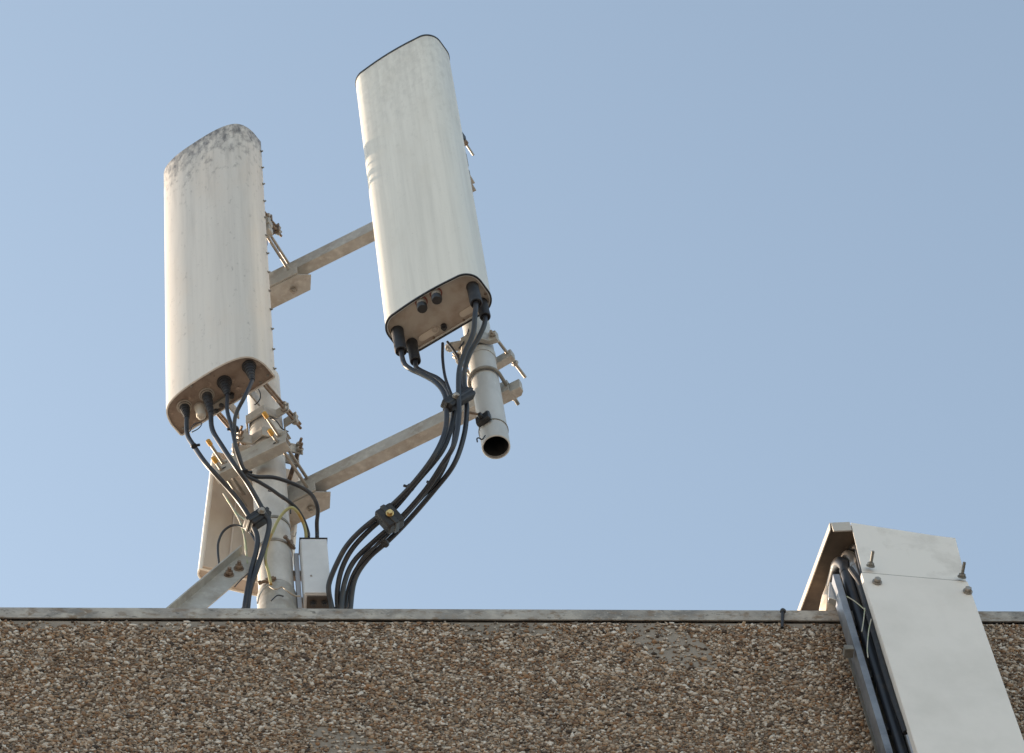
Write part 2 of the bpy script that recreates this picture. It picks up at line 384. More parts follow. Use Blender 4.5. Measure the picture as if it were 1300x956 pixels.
# ------------------------------------------------------------------ antennas
def outline_A():
    half = [(0, .140), (.05, .139), (.095, .1345), (.132, .125), (.156, .111), (.171, .09), (.180, .06), (.181, .03)]
    s = spline([V(x, y, 0) for x, y in half], 6); s = [(p[0], p[1]) for p in s]
    r = s + arc(.171, .010, .010, 0, -90, 4)
    l = [(-x, y) for x, y in reversed(r)]
    return r + l[:-1]
def outline_B():
    W2, D, R = .169, .162, .056
    pts = arc(W2 - R, R, R, 0, -90, 10)[0:] + arc(-W2 + R, R, R, -90, -180, 10)
    fr = arc(-W2 + R, D - R - .006, R, 180, 100, 10)
    bul = [(x, D - .006 + .006 * (1 - (x / .11) ** 2)) for x in np.linspace(-.10, .10, 9)]
    fr2 = arc(W2 - R, D - R - .006, R, 80, 0, 10)
    return pts + fr + bul + fr2
def outline_C():
    return [(x * .80, y * .40) for x, y in outline_A()]
def inset(ol, d):
    p = np.array(ol); n = len(p); out = []
    for i in range(n):
        t = nrm(p[(i + 1) % n] - p[i - 1]); out.append(tuple(p[i] + d * V2(t)))
    return out
def V2(t): return np.array([t[1], -t[0]])
def antenna(name, label, ol, o, e, n, z0, h, mr, me_, mback, rim=.005, capm=None, rimm=None):
    a = sum(ol[i][0] * ol[(i + 1) % len(ol)][1] - ol[(i + 1) % len(ol)][0] * ol[i][1] for i in range(len(ol)))
    if a < 0: ol = ol[::-1]
    ins = [tuple(q) for q in (np.array(inset(ol, -1 * rim)))]
    t = thing(name, o + UZ * z0, label, 'antenna', 'panel antennas on the mast')
    t.location = tuple(o + UZ * z0)
    def rg(ol_, z): return [o + x * e + y * n + UZ * z for x, y in ol_]
    ins2 = [tuple(q) for q in np.array(inset(ol, -.003))]
    mb = MB()
    zz = [z0 + .0015] + [z0 + h * k / 24 for k in range(1, 24)] + [z0 + h - .0015]
    rings = [rg(ins, z0 + .010), rg(ins, z0), rg(ins2, z0)] + [rg(ol, z) for z in zz] + [rg(ins2, z0 + h), rg(ins, z0 + h), rg(ins, z0 + h - .010)]
    mb.loft(rings, False, False)
    rd = mb.build('radome', mr, t, smooth=40)
    mb = MB(); mb.loft([rg(ins, z0 + .006), rg(ins, z0 + .012)]); ep = mb.build('end_plate', me_, t)
    mb = MB(); mb.loft([rg(ins, z0 + h - .010), rg(ins, z0 + h - .004)]); mb.build('top_plate', capm or mback, t)
    if rimm:
        for zc, nm in ((z0 + h - .002, 'top_gasket'), (z0 - .0035, 'bottom_gasket')):
            out = [tuple(q) for q in np.array(inset(ol, .002))]; gh = .009 if nm[0] == 't' else .0055
            mb = MB(); mb.loft([rg(ins2, zc), rg(out, zc), rg(out, zc + gh), rg(ins2, zc + gh), rg(ins2, zc)], False, False); mb.build(nm, rimm, t)
    return t, ep
# local (object) z of radome materials starts at the antenna foot
antA, epA = antenna('panel_antenna', 'left panel antenna, cream with black mould along its top rim and four cables below', outline_A(), oA, eA, nA, zA, 1.592, M['radome_a'], M['endplate_a'], M['backplate'])
antB, epB = antenna('panel_antenna', 'right panel antenna, cleaner greenish white, highest one with rounded rectangle end', outline_B(), oB, eB, nB, zB, 1.682, M['radome_b'], M['endplate_b'], M['backplate'], rim=.007, capm=M['radome_b'], rimm=M['plastic'])

# rim + screws on antenna A
for y in (189, 210, 231, 253, 274, 297, 320, 344, 368, 392, 417, 443, 468):
    b = oA + eA * .181 + nA * .012; z = zon(y, b[0], b[1])
    mb = MB(); c = b + UZ * z; mb.lathe(c - eA * .001, eA, [(0, .0045), (.003, .0045), (.004, .003)], 8); mb.box(c + eA * .004 - UZ * .004, nrm(eA - UZ * .6), nA, nrm(UZ + eA * .6), .011, .004, .0035)
    mb.build('screw', M['galv_dark'], antA)
for x, y in ((-.05, .128), (.02, .131), (-.02, .012), (.13, .012), (.162, .02), (-.16, .02), (.06, .012), (-.08, .012)):
    c = oA + eA * x + nA * y + UZ * (zA + .006)
    mb = MB(); mb.lathe(c, -UZ, [(0, .0045), (.003, .004), (.004, .002)], 8); mb.build('screw', M['galv_dark'], antA)
for x, y in ((-.135, .035), (.0, .155), (.115, .15), (.155, .05), (-.06, .01), (.05, .01)):
    c = oB + eB * x + nB * y + UZ * (zB + .006)
    mb = MB(); mb.lathe(c, -UZ, [(0, .0045), (.003, .004), (.004, .002)], 8); mb.build('screw', M['rust'], antB)
# label strips under B (raised blank oval plates)
for x in (-.075, .075):
    mb = MB(); ol = arc(.025, 0, .011, -90, 90, 8) + arc(-.025, 0, .011, 90, 270, 8)
    mb.prism(ol, oB + eB * (x + .01) + nB * .03 + UZ * (zB + .0035), eB, nB, UZ, .003); mb.build('cover_strip', M['endplate_a'] if x > 1 else mat('strip_tan', (.46, .40, .33), .5), antB)
mb = MB(); c = W(563.5, 415, Z=zB); mb.lathe(c + UZ * .006, -UZ, [(0, .010), (.012, .010), (.013, .006), (.022, .006)], 16); mb.build('vent_plug', M['plastic'], antB)
mb = MB(); c = W(552, 419, Z=zB); mb.lathe(c + UZ * .006, -UZ, [(0, .010), (.006, .009), (.008, .003)], 16); mb.build('drain_nipple', M['endplate_b'], antB)

# connectors on antenna A
def boot(c, ln, r0, r1, ribs=5):
    prof = [(0, r0 * 1.25), (.006, r0 * 1.25), (.008, r0)]
    for i in range(ribs):
        a = .012 + (ln - .016) * i / ribs; b_ = .012 + (ln - .016) * (i + 1) / ribs
        ra = r0 + (r1 - r0) * i / ribs
        prof += [(a, ra), (a + (b_ - a) * .55, ra * .97), (a + (b_ - a) * .6, ra * .84), (a + (b_ - a) * .95, ra * .84)]
    prof += [(ln, r1)]
    return prof
connA = []
for (px, py, ln, r0, r1, nut) in ((234, 517, .072, .0165, .009, 1), (262.3, 502, .115, .0165, .009, 1), (284.8, 486, .080, .019, .008, 0), (316, 466, .088, .018, .0075, 0)):
    c = W(px, py, Z=zA); c[2] = zA + .005
    dr = nrm(V(.10, -.02, -1))
    mb = MB(); mb.lathe(c, dr, boot(c, ln, r0, r1), 20); k = mb.build('connector', M['rubber'], antA)
    mb = MB(); mb.lathe(c, dr, [(0, r0 * (1.5 if nut else 1.22)), (.004, r0 * (1.5 if nut else 1.22)), (.005, r0 * 1.2), (.010, r0 * 1.18), (.0105, r0)], 24); mb.build('collar', M['steel'] if nut else M['plastic'], k)
    connA.append(c + dr * (ln - .004))
c = W(253.5, 518, Z=zA); c[2] = zA + .005
mb = MB(); mb.lathe(c, nrm(V(.08, 0, -1)), [(0, .0155), (.05, .015), (.056, .0135), (.06, .008)], 24); k = mb.build('capped_port', M['lip'], antA)
mb = MB(); mb.lathe(c, -UZ, [(0, .019), (.004, .019), (.005, .016)], 24); mb.build('collar', M['steel'], k)
# adjuster unit and tilt scale near rear edge of A's end plate
mb = MB(); c = W(280, 511, Z=zA); mb.box(c, eA, nA, UZ, .075, .02, .016); mb.build('tilt_scale', M['galv_dark'], antA)
for px, py in ((274, 520), (281, 513), (294, 502)):
    c = W(px, py, Z=zA); mb = MB(); mb.lathe(c + UZ * .004, -UZ, [(0, .009), (.014, .008), (.016, .004)], 12); mb.build('knob', M['plastic'], antA)

# connectors on antenna B
connB = []
for (px, py, ln) in ((504.5, 421, .125), (523, 436, .115), (600, 365, .105), (612, 385, .09)):
    c = W(px, py, Z=zB); c[2] = zB + .004; dr = nrm(V(.03, 0, -1))
    r = .0195 if px in (504.5, 600) else .0175
    mb = MB(); mb.lathe(c, dr, [(0, r * 1.02), (.003, r * 1.02), (.004, r), (ln * .35, r * .97), (ln - .006, r), (ln - .001, r * .94), (ln, r * .8), (ln - .006, r * .6)], 28); mb.build('connector_boot', M['rubber'], antB)
    connB.append(c + dr * (ln - .008))
for (px, py) in ((535, 384), (553.5, 373)):
    c = W(px, py, Z=zB); c[2] = zB + .006
    mb = MB(); mb.lathe(c, -UZ, [(0, .020), (.003, .020), (.0035, .0175)], 24); so = mb.build('socket', M['red'], antB)
    mb = MB(); mb.lathe(c, -UZ, [(.002, .0155), (.022, .0155), (.0225, .0145), (.030, .0145)], 24); mb.build('socket_collar', M['steel'], so)
    mb = MB(); mb.lathe(c, -UZ, [(.026, .0165), (.044, .0165), (.047, .015), (.047, .010)], 12); mb.build('dust_cap', M['plastic'], so)

# antenna C, seen from its back
cC = mast0 - nC * .15 - eC * .047; zC0 = W(256, 729, Y=(cC - eC * .14)[1])[2]; hC = zon(592, *(cC - eC * .14)[:2]) - zC0
print('C left corner px', P(cC - eC * .174 + UZ * zC0), 'h', hC, 'top', P(cC - eC * .174 + UZ * (zC0 + hC)))
antC, _ = antenna('panel_antenna', 'short white antenna turned away behind the mast, showing its brown back', outline_C(), cC, -eC, -nC, zC0, hC, M['radome_c'], M['backplate'], M['backplate'])
mb = MB(); mb.box(cC + nC * .004 + UZ * (zC0 + hC / 2), eC, nC, UZ, .27, .008, hC - .01); bk = mb.build('back_panel', M['backplate'], antC, bevel=.002)
mb = MB(); mb.box(cC + eC * .03 + nC * .017 + UZ * (zC0 + hC * .36), eC, nC, UZ, .18, .018, hC * .70); mb.build('rear_rib', M['backplate'], antC, bevel=.003)

from mathutils import Quaternion
antC.rotation_mode = 'QUATERNION'; antC.rotation_quaternion = Quaternion(Vector(nC), math.radians(-4.2)) @ Quaternion(Vector(eC), math.radians(4.5)); antC.location.z += .02
antA.rotation_mode = 'QUATERNION'; antA.rotation_quaternion = Quaternion(Vector(eA), math.radians(-.45))
# ------------------------------------------------------------------ support arms
def arm(z, label, ext):
    t = thing('support_arm', a0 + UZ * z, label, 'support arm', 'support arms between the mast and the outer pole')
    hh, dd, th = .058, .042, .004
    # C channel: web faces the street, flanges point back
    pr = [(dd / 2, -hh / 2), (dd / 2, hh / 2), (-dd / 2, hh / 2), (-dd / 2, hh / 2 - th), (dd / 2 - th, hh / 2 - th), (dd / 2 - th, -hh / 2 + th), (-dd / 2, -hh / 2 + th), (-dd / 2, -hh / 2)]
    mb = MB(); s = a0 - eM * .11 + UZ * z - nM * .0
    mb.prism(pr, s, nM, UZ, eM, ARM_L + .11 + ext); mb.build('beam', M['galv'], t, bevel=.0012)
    # cradle channel under the mast end
    cz = z - .052
    ol = [(-.12, .02), (.115, .02), (.155, -.005), (.125, -.055), (-.12, -.055)]
    mb = MB(); mb.prism(ol, a0 + UZ * (cz - .024), eM, nM, UZ, .005)
    mb.build('cradle', M['galv'], t, bevel=.0008)
    mb = MB(); mb.box(a0 + eM * .0 + nM * .0235 + UZ * (cz + .002), eM, nM, UZ, .235, .005, .046); mb.build('cradle_web', M['galv'], t, bevel=.0008)
    mb = MB(); mb.prism([(-.11, .0)] + arc(.045, .02, .085, 100, 0, 12) + [(.13, -.05), (-.11, -.05)], a0 - nM * .024 + UZ * (z + .0), eM, UZ, -nM, .006); mb.build('gusset', M['galv_dark'], t)
    c = a0 + eM * .075 - nM * .025 + UZ * (cz - .024)
    mb = MB(); mb.lathe(c, -UZ, [(0, .013), (.003, .013)], 16); hexnut(mb, c - UZ * .003, -UZ, .0105, .009); mb.rod(c, c - UZ * .022, .0055); mb.build('bolt', M['steel'], t)
    return t
armL = arm(zL, 'lower grey steel arm reaching from the mast to the bare pole end', .055)
armU = arm(zU, 'upper grey steel arm between the two big antennas', .05)

# bracket bars and threaded rods on the street side of the mast at the lower arm
def threaded(par, a, b, r=.0055, tip=None, nuts=(), name='threaded_rod', m='rust'):
    mb = MB(); mb.thread(a, b, r); d = nrm(np.asarray(b) - a)
    k = mb.build(name, M[m], par)
    for s_ in nuts:
        mb = MB(); hexnut(mb, a + d * s_, d, .0115, .010); mb.build('nut', M['steel'], k)
    if tip:
        mb = MB(); mb.lathe(a - d * .004, d, [(0, .006), (.002, .0078), (.020, .0078)], 10); mb.build('cap', M[tip], k)
    return k
def strut_bracket(z, label, tips=True):
    t = thing('mast_bracket', mast0 + UZ * z, label, 'bracket')
    for i, (off, dz, ln, cx_) in enumerate(((.082, .018, .25, -.01), (.100, -.040, .25, -.005))):
        c = mast0 + nM * off + eM * cx_ + UZ * (z + dz)
        hh, dd, th = .040, .036, .004
        pr = [(dd / 2, -hh / 2), (dd / 2, hh / 2), (-dd / 2, hh / 2), (-dd / 2, hh / 2 - th), (dd / 2 - th, hh / 2 - th), (dd / 2 - th, -hh / 2 + th), (-dd / 2, -hh / 2 + th), (-dd / 2, -hh / 2)]
        mb = MB(); mb.prism(pr, c - eM * ln / 2, nM, UZ, eM, ln); b = mb.build('channel', M['galv'], t, bevel=.001)
        for sx in (-.09, .09):
            mb = MB(); mb.box(c + eM * sx + nM * (dd / 2 + .0004), eM, nM, UZ, .014, .001, .006); mb.build('slot', M['inside'], b)
    for sx in (-.105, .092):
        for dz, l0 in ((.018, .195), (-.040, .165)):
            a = mast0 + eM * sx + nM * l0 + UZ * (z + dz); b = mast0 + eM * sx - nM * .155 + UZ * (z + dz)
            if sx < 0: b = mast0 + eM * sx - nM * .06 + UZ * (z + dz)
            threaded(t, a, b, tip='yellow' if tips else None, nuts=(l0 - .118 if dz < 0 else l0 - .103,), m='steel')
    return t
strut_bracket(zL + .0, 'double channel bracket with yellow capped threaded rods clamping the lower arm to the mast')

# upper arm clamp hardware beside antenna A
ub = thing('arm_clamp', mast0 + UZ * zU, 'threaded rod clamp holding the upper arm to the mast, half hidden by the left antenna', 'clamp')
for sx, zz_ in ((.085, .03), (.085, -.02), (-.085, .03), (-.085, -.02)):
    threaded(ub, mast0 + eM * sx + nM * .15 + UZ * (zU + zz_), mast0 + eM * sx - nM * .135 + UZ * (zU + zz_), nuts=(.03, .05), m='steel')
for dz in (.03, -.02):
    mb = MB(); mb.box(mast0 + nM * .09 + UZ * (zU + dz), eM, nM, UZ, .22, .03, .034); mb.build('channel', M['galv'], ub, bevel=.002)

# clamp plate of antenna C bracket
def plate_clamp(name, label, c0, e, n, z, rp, ear, h, rods_n0, rods_n1, m='galv', back=True, nutsides=True, cap=None, wide=.03):
    t = thing(name, c0 + UZ * z, label, 'clamp', 'pipe clamps')
    th = .006; a = rp + .004
    path = [(-ear, .018), (-a * .95, .018), (-a * .55, a), (a * .55, a), (a * .95, .018), (ear, .018)]
    outp = [(-ear, .018 + th), (-a * .98, .018 + th), (-a * .6, a + th), (a * .6, a + th), (a * .98, .018 + th), (ear, .018 + th)]
    mb = MB(); mb.prism(path + outp[::-1], c0 + UZ * (z - h / 2), e, n, UZ, h); mb.build('front_plate', M[m], t, bevel=.001)
    if back:
        mb = MB(); mb.prism([(x, -y) for x, y in path + outp[::-1]], c0 + UZ * (z - h / 2), e, n, UZ, h); mb.build('back_plate', M[m], t, bevel=.001)
    for sx in (-1, 1):
        for dz in ((-h * .28, h * .28) if h > .04 else (0,)):
            a_ = c0 + e * sx * (ear - .012) + n * rods_n1 + UZ * (z + dz); b_ = c0 + e * sx * (ear - .012) - n * rods_n0 + UZ * (z + dz)
            threaded(t, a_, b_, nuts=(rods_n1 - .036, rods_n1 + .026), r=.005)
    return t
plate_clamp('pipe_clamp', 'pale bent plate clamp with long rusty bolts round the mast below the left antenna', mast0, eC, nC, zCl, RMAST, .108, .05, .16, .055)
# bracket behind the mast to antenna C
mb_t = thing('mast_bracket', mast0 - nC * .13 + UZ * zCl, 'pale back bracket behind the mast, left side, holding the white antenna', 'bracket')
mb = MB(); mb.box(mast0 - nC * .115 + UZ * zCl, eC, nC, UZ, .24, .012, .075); mb.build('plate', M['galv'], mb_t, bevel=.002)
mb = MB(); mb.box(mast0 - nC * .135 + UZ * (zCl - .12), eC, nC, UZ, .06, .03, .30); mb.build('hanger', M['galv'], mb_t, bevel=.002)
# lower bracket of antenna A: clamp behind mast with rods to antenna back
zAl = zA + .145
tA = plate_clamp('pipe_clamp', 'grey clamp on the mast behind the lower right corner of the left antenna', mast0, eA, nA, zAl, RMAST, .102, .046, .062, .20)
zAu = zon(300, MX, MY)
tA2 = plate_clamp('pipe_clamp', 'brown clamp peeking out behind the right edge of the left antenna, above the upper arm', mast0, eA, nA, zAu, RMAST * .68, .092, .05, .05, .20, m='rust')
for z in (zAl, zAu):
    t = thing('tilt_bracket', oA + UZ * z, 'steel bracket on the back of the left antenna, ' + ('lower one' if z == zAl else 'upper one beside the arm'), 'bracket', 'brackets on the antenna backs')
    mb = MB(); mb.box(oA - nA * .012 + UZ * z, eA, nA, UZ, .20, .024, .06); mb.build('plate', M['galv'], t, bevel=.003)
    mb = MB(); mb.box(oA - nA * .065 + eA * .04 + UZ * z, eA, nA, UZ, .006, .10, .05); mb.box(oA - nA * .065 - eA * .04 + UZ * z, eA, nA, UZ, .006, .10, .05); mb.build('cheek', M['galv'], t, bevel=.001)

# ------------------------------------------------------------------ outer pole and its hardware
zp0 = W(630, 568, Y=PY)[2]
zp1 = zon(150, PX, PY)
op = thing('antenna_pole', (PX, PY, zp0), 'grey pipe hanging in the air under the right antenna, its open end showing black', 'pole')
mb = MB(); mb.loft([ring((PX, PY), RPOL - .0045, zp0 + .25), ring((PX, PY), RPOL - .0045, zp0 + .001), ring((PX, PY), RPOL - .002, zp0), ring((PX, PY), RPOL, zp0 + .002), ring((PX, PY), RPOL, zp1)], True, True); mb.build('pipe', M['pole'], op)
mb = MB(); mb.loft([ring((PX, PY), RPOL - .0050, zp0 + .245), ring((PX, PY), RPOL - .0050, zp0 + .012)], True, False); mb.build('bore', M['inside'], op)
zr = zon(548, PX, PY)
band(op, (PX, PY), RPOL, zr, .004, 'strap', M['galv_dark'])
# black plastic cable holder near pole end
hc = thing('cable_holder', (PX - .03, PY - .04, zr), 'black plastic clip strapped to the bare pole just above its open end', 'clip')
dq = nrm(V(-.62, -.78, 0)); tq = V(-dq[1], dq[0], 0)
c = V(PX, PY, zr + .004) + dq * (RPOL + .010)
mb = MB()
for k in (-1, 1):
    mb.tube([c + tq * .016 * k + UZ * z_ for z_ in (-.018, .022)], .008, 10)
mb.box(c, tq, dq, UZ, .046, .018, .034); mb.box(c + dq * .012, tq, dq, UZ, .012, .02, .02)
mb.build('body', M['plastic'], hc, bevel=.002)
a = W(596, 524, Y=PY - .05); mb = MB(); mb.rod(a, c + dq * .01 + UZ * .012, .0045); mb.build('stem', M['rust'], hc)
h0 = c - UZ * .02 + dq * .004; hk = [W(x, y, Y=h0[1]) for x, y in ((616, 553), (612, 558), (608, 556), (605.5, 557), (606, 561))]
mb = MB(); mb.tube(spline(hk, 5), .0022, 8); mb.build('hook', M['plastic'], hc)

# U-bolt of the lower arm round the pole
def ubolt(z, label, grp=None):
    t = thing('u_bolt', pol0 + UZ * z, label, 'u-bolt', grp)
    R_ = RPOL + .007; pts = [pol0 - nM * .125 - eM * R_ + UZ * z, pol0 - nM * .05 - eM * R_ + UZ * z] + [pol0 + eM * (-R_ * math.cos(q)) + nM * (R_ * math.sin(q)) + UZ * z for q in np.linspace(0, math.pi, 20)] + [pol0 - nM * .05 + eM * R_ + UZ * z, pol0 - nM * .125 + eM * R_ + UZ * z]
    mb = MB(); mb.tube(pts, .0058, 12); mb.build('bow', M['galv_dark'], t)
    for s_ in (-1, 1):
        mb = MB(); hexnut(mb, pol0 - nM * .094 + eM * R_ * s_ + UZ * z, -nM, .011, .009); mb.build('nut', M['steel'], t)
    return t
ubolt(zL, 'dark u-bolt round the bare pole fixing the end of the lower arm')
# channel shaped saddle at arm end, right of the pole
def saddle(z, label, dn, ext0, ext1):
    t = thing('arm_saddle', pol0 - nM * dn + UZ * z, label, 'bracket')
    pr = [(-.018, -.024), (.018, -.024), (.018, .024), (-.018, .024)]
    ol = [(-ext0, -.016), (ext1 - .012, -.016), (ext1, -.004), (ext1, .016), (-ext0, .016)]
    mb = MB(); mb.prism(ol, pol0 - nM * dn + UZ * (z - .024), eM, nM, UZ, .048); mb.build('block', M['galv'], t, bevel=.002); return t
saddle(zL - .002, 'grey saddle piece behind the bare pole where the lower u-bolt ends', .072, .066, .090)
# clamp under antenna B
zBc = zon(452, PX, PY)
cb = thing('pipe_clamp', pol0 + UZ * zBc, 'grey clamp with long threaded bolts round the pole just beneath the right antenna', 'clamp', 'pipe clamps')
mb = MB(); a = RPOL + .003
mb.prism([(-.075, .012), (-a, .02), (-a * .5, a), (a * .5, a), (a, .02), (.075, .012), (.075, .03), (a * 1.1, .035), (a * .62, a + .022), (-a * .62, a + .022), (-a * 1.1, .035), (-.075, .03)], pol0 + UZ * (zBc - .006), eB, nB, UZ, .05); mb.build('front_plate', M['galv'], cb, bevel=.0015)
mb = MB(); mb.box(pol0 - nB * (RPOL + .018) + UZ * (zBc + .015), eB, nB, UZ, .162, .026, .038); mb.build('back_plate', M['galv'], cb, bevel=.003)
for sx in (-1, 1): threaded(cb, pol0 + eB * .068 * sx + nB * .05 + UZ * (zBc + .018), pol0 + eB * .068 * sx - nB * .155 + UZ * (zBc + .018), nuts=(.01, .138), m='steel')
mb = MB(); band(cb, (PX, PY), RPOL, zBc - .035, .028, 'sleeve', M['pole'])
tb = thing('tilt_bracket', oB + UZ * (zB + .02), 'grey bar bracket reaching out behind the lower edge of the right antenna', 'bracket', 'brackets on the antenna backs')
c0_ = W(570, 441, Z=zBc + .03); c1_ = pol0 + nB * .035 + UZ * (zBc + .03)
d_ = nrm(c1_ - c0_); sd = nrm(np.cross(UZ, d_))
mb = MB(); mb.box((c0_ + c1_) / 2, d_, sd, nrm(np.cross(d_, sd)), np.linalg.norm(c1_ - c0_) + .01, .03, .014); mb.build('bar', M['galv'], tb, bevel=.003)
mb = MB(); mb.lathe(c0_ + UZ * .005, -UZ, [(0, .012), (.012, .012), (.014, .006), (.022, .006)], 14); mb.build('bolt', M['galv'], tb)
mb = MB(); mb.box(oB - nB * .02 + UZ * (zB + .11), eB, nB, UZ, .16, .04, .08); mb.build('plate', M['galv'], tb, bevel=.003)
# upper clamp behind antenna B; only its bolts peek out on the right
zBu = zon(192, PX, PY)
cu = thing('pipe_clamp', pol0 + UZ * zBu, 'dark clamp with a bright bolt peeking out right of the right antenna', 'clamp', 'pipe clamps')
edge = oB + eB * .172 + nB * .04
def pk(px, py, back): # a point behind the antenna's right edge
    return W(px, py, Y=PY + back)
p_a, p_b = pk(586, 172, .07), pk(601, 197, .10)
mb = MB(); mb.box(pol0 - nB * .055 + UZ * zBu, eB, nB, UZ, .08, .03, .09); mb.build('back_plate', M['galv_dark'], cu, bevel=.002)
mb = MB(); mb.box(pk(587, 174, .06), eB, nB, UZ, .014, .03, .040); mb.build('lug', M['plastic'], cu, bevel=.002)
mb = MB(); hexnut(mb, pk(589.5, 180, .07), nrm(p_b - p_a), .012, .012); mb.build('nut', M['rust'], cu)
mb = MB(); mb.thread(pk(588, 177, .07), p_b, .0048); mb.build('threaded_rod', M['steel'], cu)
def strut(par, a, b, h, nm):      # flat bar from the clamp to what it holds
    d = b - a; L_ = np.linalg.norm(d); d = d / L_; s2 = nrm(np.cross(UZ, d)); mb = MB(); mb.box((a + b) / 2, d, s2, nrm(np.cross(d, s2)), L_, .008, h); mb.build(nm, M['galv_dark'], par, bevel=.001)
lg = pk(587, 174, .06); strut(cu, pol0 - nB * .06 + UZ * (lg[2] - .005), lg, .03, 'side_bar')
p_c, p_d = pk(594, 217, .07), pk(599, 238, .09)
cu2 = thing('threaded_stud', p_c, 'short bent grey bolt sticking out behind the right antenna, below the bright one', 'bolt')
mb = MB(); mb.tube([p_c, pk(595.5, 229, .075)], [.006, .008], 8); mb.build('head', M['galv_dark'], cu2)
strut(cu2, pol0 - nB * .035 + UZ * (p_c[2] - .005), p_c, .014, 'side_bar')
mb = MB(); mb.thread(pk(595.5, 228, .075), p_d, .005); mb.build('shank', M['galv'], cu2)

# ------------------------------------------------------------------ brace (angle iron) left of the mast
yb = 5.945
b0, b1 = W(247, 770, Y=yb), W(314, 713, Y=yb + .02); bd = nrm(b1 - b0); b0 = b0 - bd * .55; b1 = b1 + bd * .02
br = thing('brace', b0, 'slanting galvanised channel brace rising from the roof to the mast at lower left', 'brace')
sd = nrm(np.cross(bd, V(0, 1, 0))); nn_ = nrm(np.cross(bd, sd))
if sd[2] < 0: sd = -sd
if nn_[1] > 0: nn_ = -nn_
ln = np.linalg.norm(b1 - b0); hw, dp, th = .036, .036, .005
pr = [(hw, dp), (hw, -.0), (-hw, 0), (-hw, th * 1.2), (hw - th, th), (hw - th, dp)]
mb = MB(); mb.prism(pr, b0, sd, nn_, bd, ln); mb.build('channel', M['galv'], br, bevel=.0012)
for px, py in ((291, 727), (303.5, 718)):
    c = W(px, py, Y=yb - .0); k_ = ((c - b0) @ nn_); c = c - nn_ * (k_ - th)
    mb = MB(); mb.lathe(c, nn_, [(0, .0155), (.003, .0155)], 16); hexnut(mb, c + nn_ * .003, nn_, .012, .011); mb.rod(c, c + nn_ * .026, .006); mb.build('bolt', M['rust'], br)
# strap plate joining brace and mast
mb = MB(); c = W(312, 716, Y=yb + .02); mb.box(c, V(1, 0, 0), V(0, 1, 0), UZ, .05, .012, .06); mb.build('end_plate', M['galv'], br, bevel=.003)

# ------------------------------------------------------------------ junction box right of mast
byf = 5.955
tl, tr, blw = W(380.8, 684.5, Y=byf), W(415, 686, Y=byf), W(387, 754, Y=byf)
bz1, bz0 = tl[2], blw[2] - .0; bw = tr[0] - tl[0]; bdp = .055
jb = thing('junction_box', (tl[0] + bw / 2, byf, bz0), 'small grey metal box standing upright right of the mast with cables entering its top', 'junction box')
cx_ = tl[0] + bw / 2
mb = MB(); mb.box((cx_, byf + bdp / 2, (bz0 + bz1) / 2), V(1, 0, 0), V(0, 1, 0), UZ, bw, bdp, bz1 - bz0); mb.build('housing', M['box'], jb, bevel=.002)
mb = MB(); mb.box((cx_ + .001, byf - .002, (bz0 + bz1) / 2 - .001), V(1, 0, 0), V(0, 1, 0), UZ, bw - .003, .003, bz1 - bz0 - .006); mb.build('lid', M['box'], jb, bevel=.001)
mb = MB(); mb.box((cx_, byf + bdp / 2 - .001, bz1 + .002), V(1, 0, 0), V(0, 1, 0), UZ, bw + .004, bdp + .006, .003); mb.build('top_gasket', M['plastic'], jb)
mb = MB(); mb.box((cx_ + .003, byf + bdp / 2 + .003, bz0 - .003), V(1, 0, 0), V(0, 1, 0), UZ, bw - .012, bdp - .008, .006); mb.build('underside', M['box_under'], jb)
for i, dx in enumerate((-.012, .02)):
    mb = MB(); mb.lathe((cx_ + dx, byf + bdp * .5, bz0 - .004), -UZ, [(0, .010), (.006, .010), (.007, .006), (.016, .006)], 14); mb.build('gland', M['plastic'], jb)
mb = MB(); mb.box((tl[0] - .010, byf + .052, (bz0 + bz1) / 2 - .012), V(1, 0, 0), V(0, 1, 0), UZ, .014, .022, bz1 - bz0 + .0); mb.build('mounting_rail', M['box_side'], jb, bevel=.002)
mb = MB(); mb.box((MX + .075, byf + .075, (bz0 + bz1) / 2 + .06), V(1, 0, 0), V(0, 1, 0), UZ, .07, .02, .03); mb.box((MX + .075, byf + .075, (bz0 + bz1) / 2 - .08), V(1, 0, 0), V(0, 1, 0), UZ, .07, .02, .03); mb.build('mast_strap', M['rust'], jb, bevel=.002)
for px in (390.5, 402.5):
    c = W(px, 683, Y=byf + .03); c[2] = bz1 + .003
    mb = MB(); mb.lathe(c, UZ, [(0, .0125), (.006, .0125), (.008, .0095), (.018, .0095)], 14); mb.build('gland', M['plastic'], jb)
mb = MB(); c = W(395, 731, Y=byf - .004); mb.lathe(c, V(0, -1, 0), [(0, .0035), (.002, .003)], 10); mb.build('screw', M['steel'], jb)

# ------------------------------------------------------------------ cables
def cable(px, ys, r, label, m='cable', name='cable', start=None, cat='cable', group=None, end=None, n=8, tail=True):
    """px: measured course; ys: depth behind the street face at a few equally spaced stations"""
    L_ = [0]
    for i in range(1, len(px)): L_.append(L_[-1] + math.dist(px[i], px[i - 1]))
    st = np.linspace(0, L_[-1], len(ys)); pts = [W(x, y, Y=float(np.interp(l, st, ys))) for (x, y), l in zip(px, L_)]
    if start is not None: pts = [start + nrm(V(.05, 0, 1)) * .012, start] + pts
    if end is not None: pts.append(end)
    if tail:                                   # goes on down behind the parapet to the roof
        q = pts[-1]; d = nrm(pts[-1] - pts[-2]); pts += [q + V(d[0] * .05, .01, -.10), V(q[0] + d[0] * .05, q[1] + .03, ROOF + .02)]
    mb = MB(); mb.tube(spline(pts, n), r, 12); o = mb.build(name, M[m], None)
    tag(o, label, cat, group); return o
GR = 'feeder cables of the right antenna'; GL = 'feeder cables of the left antenna'
k = connB
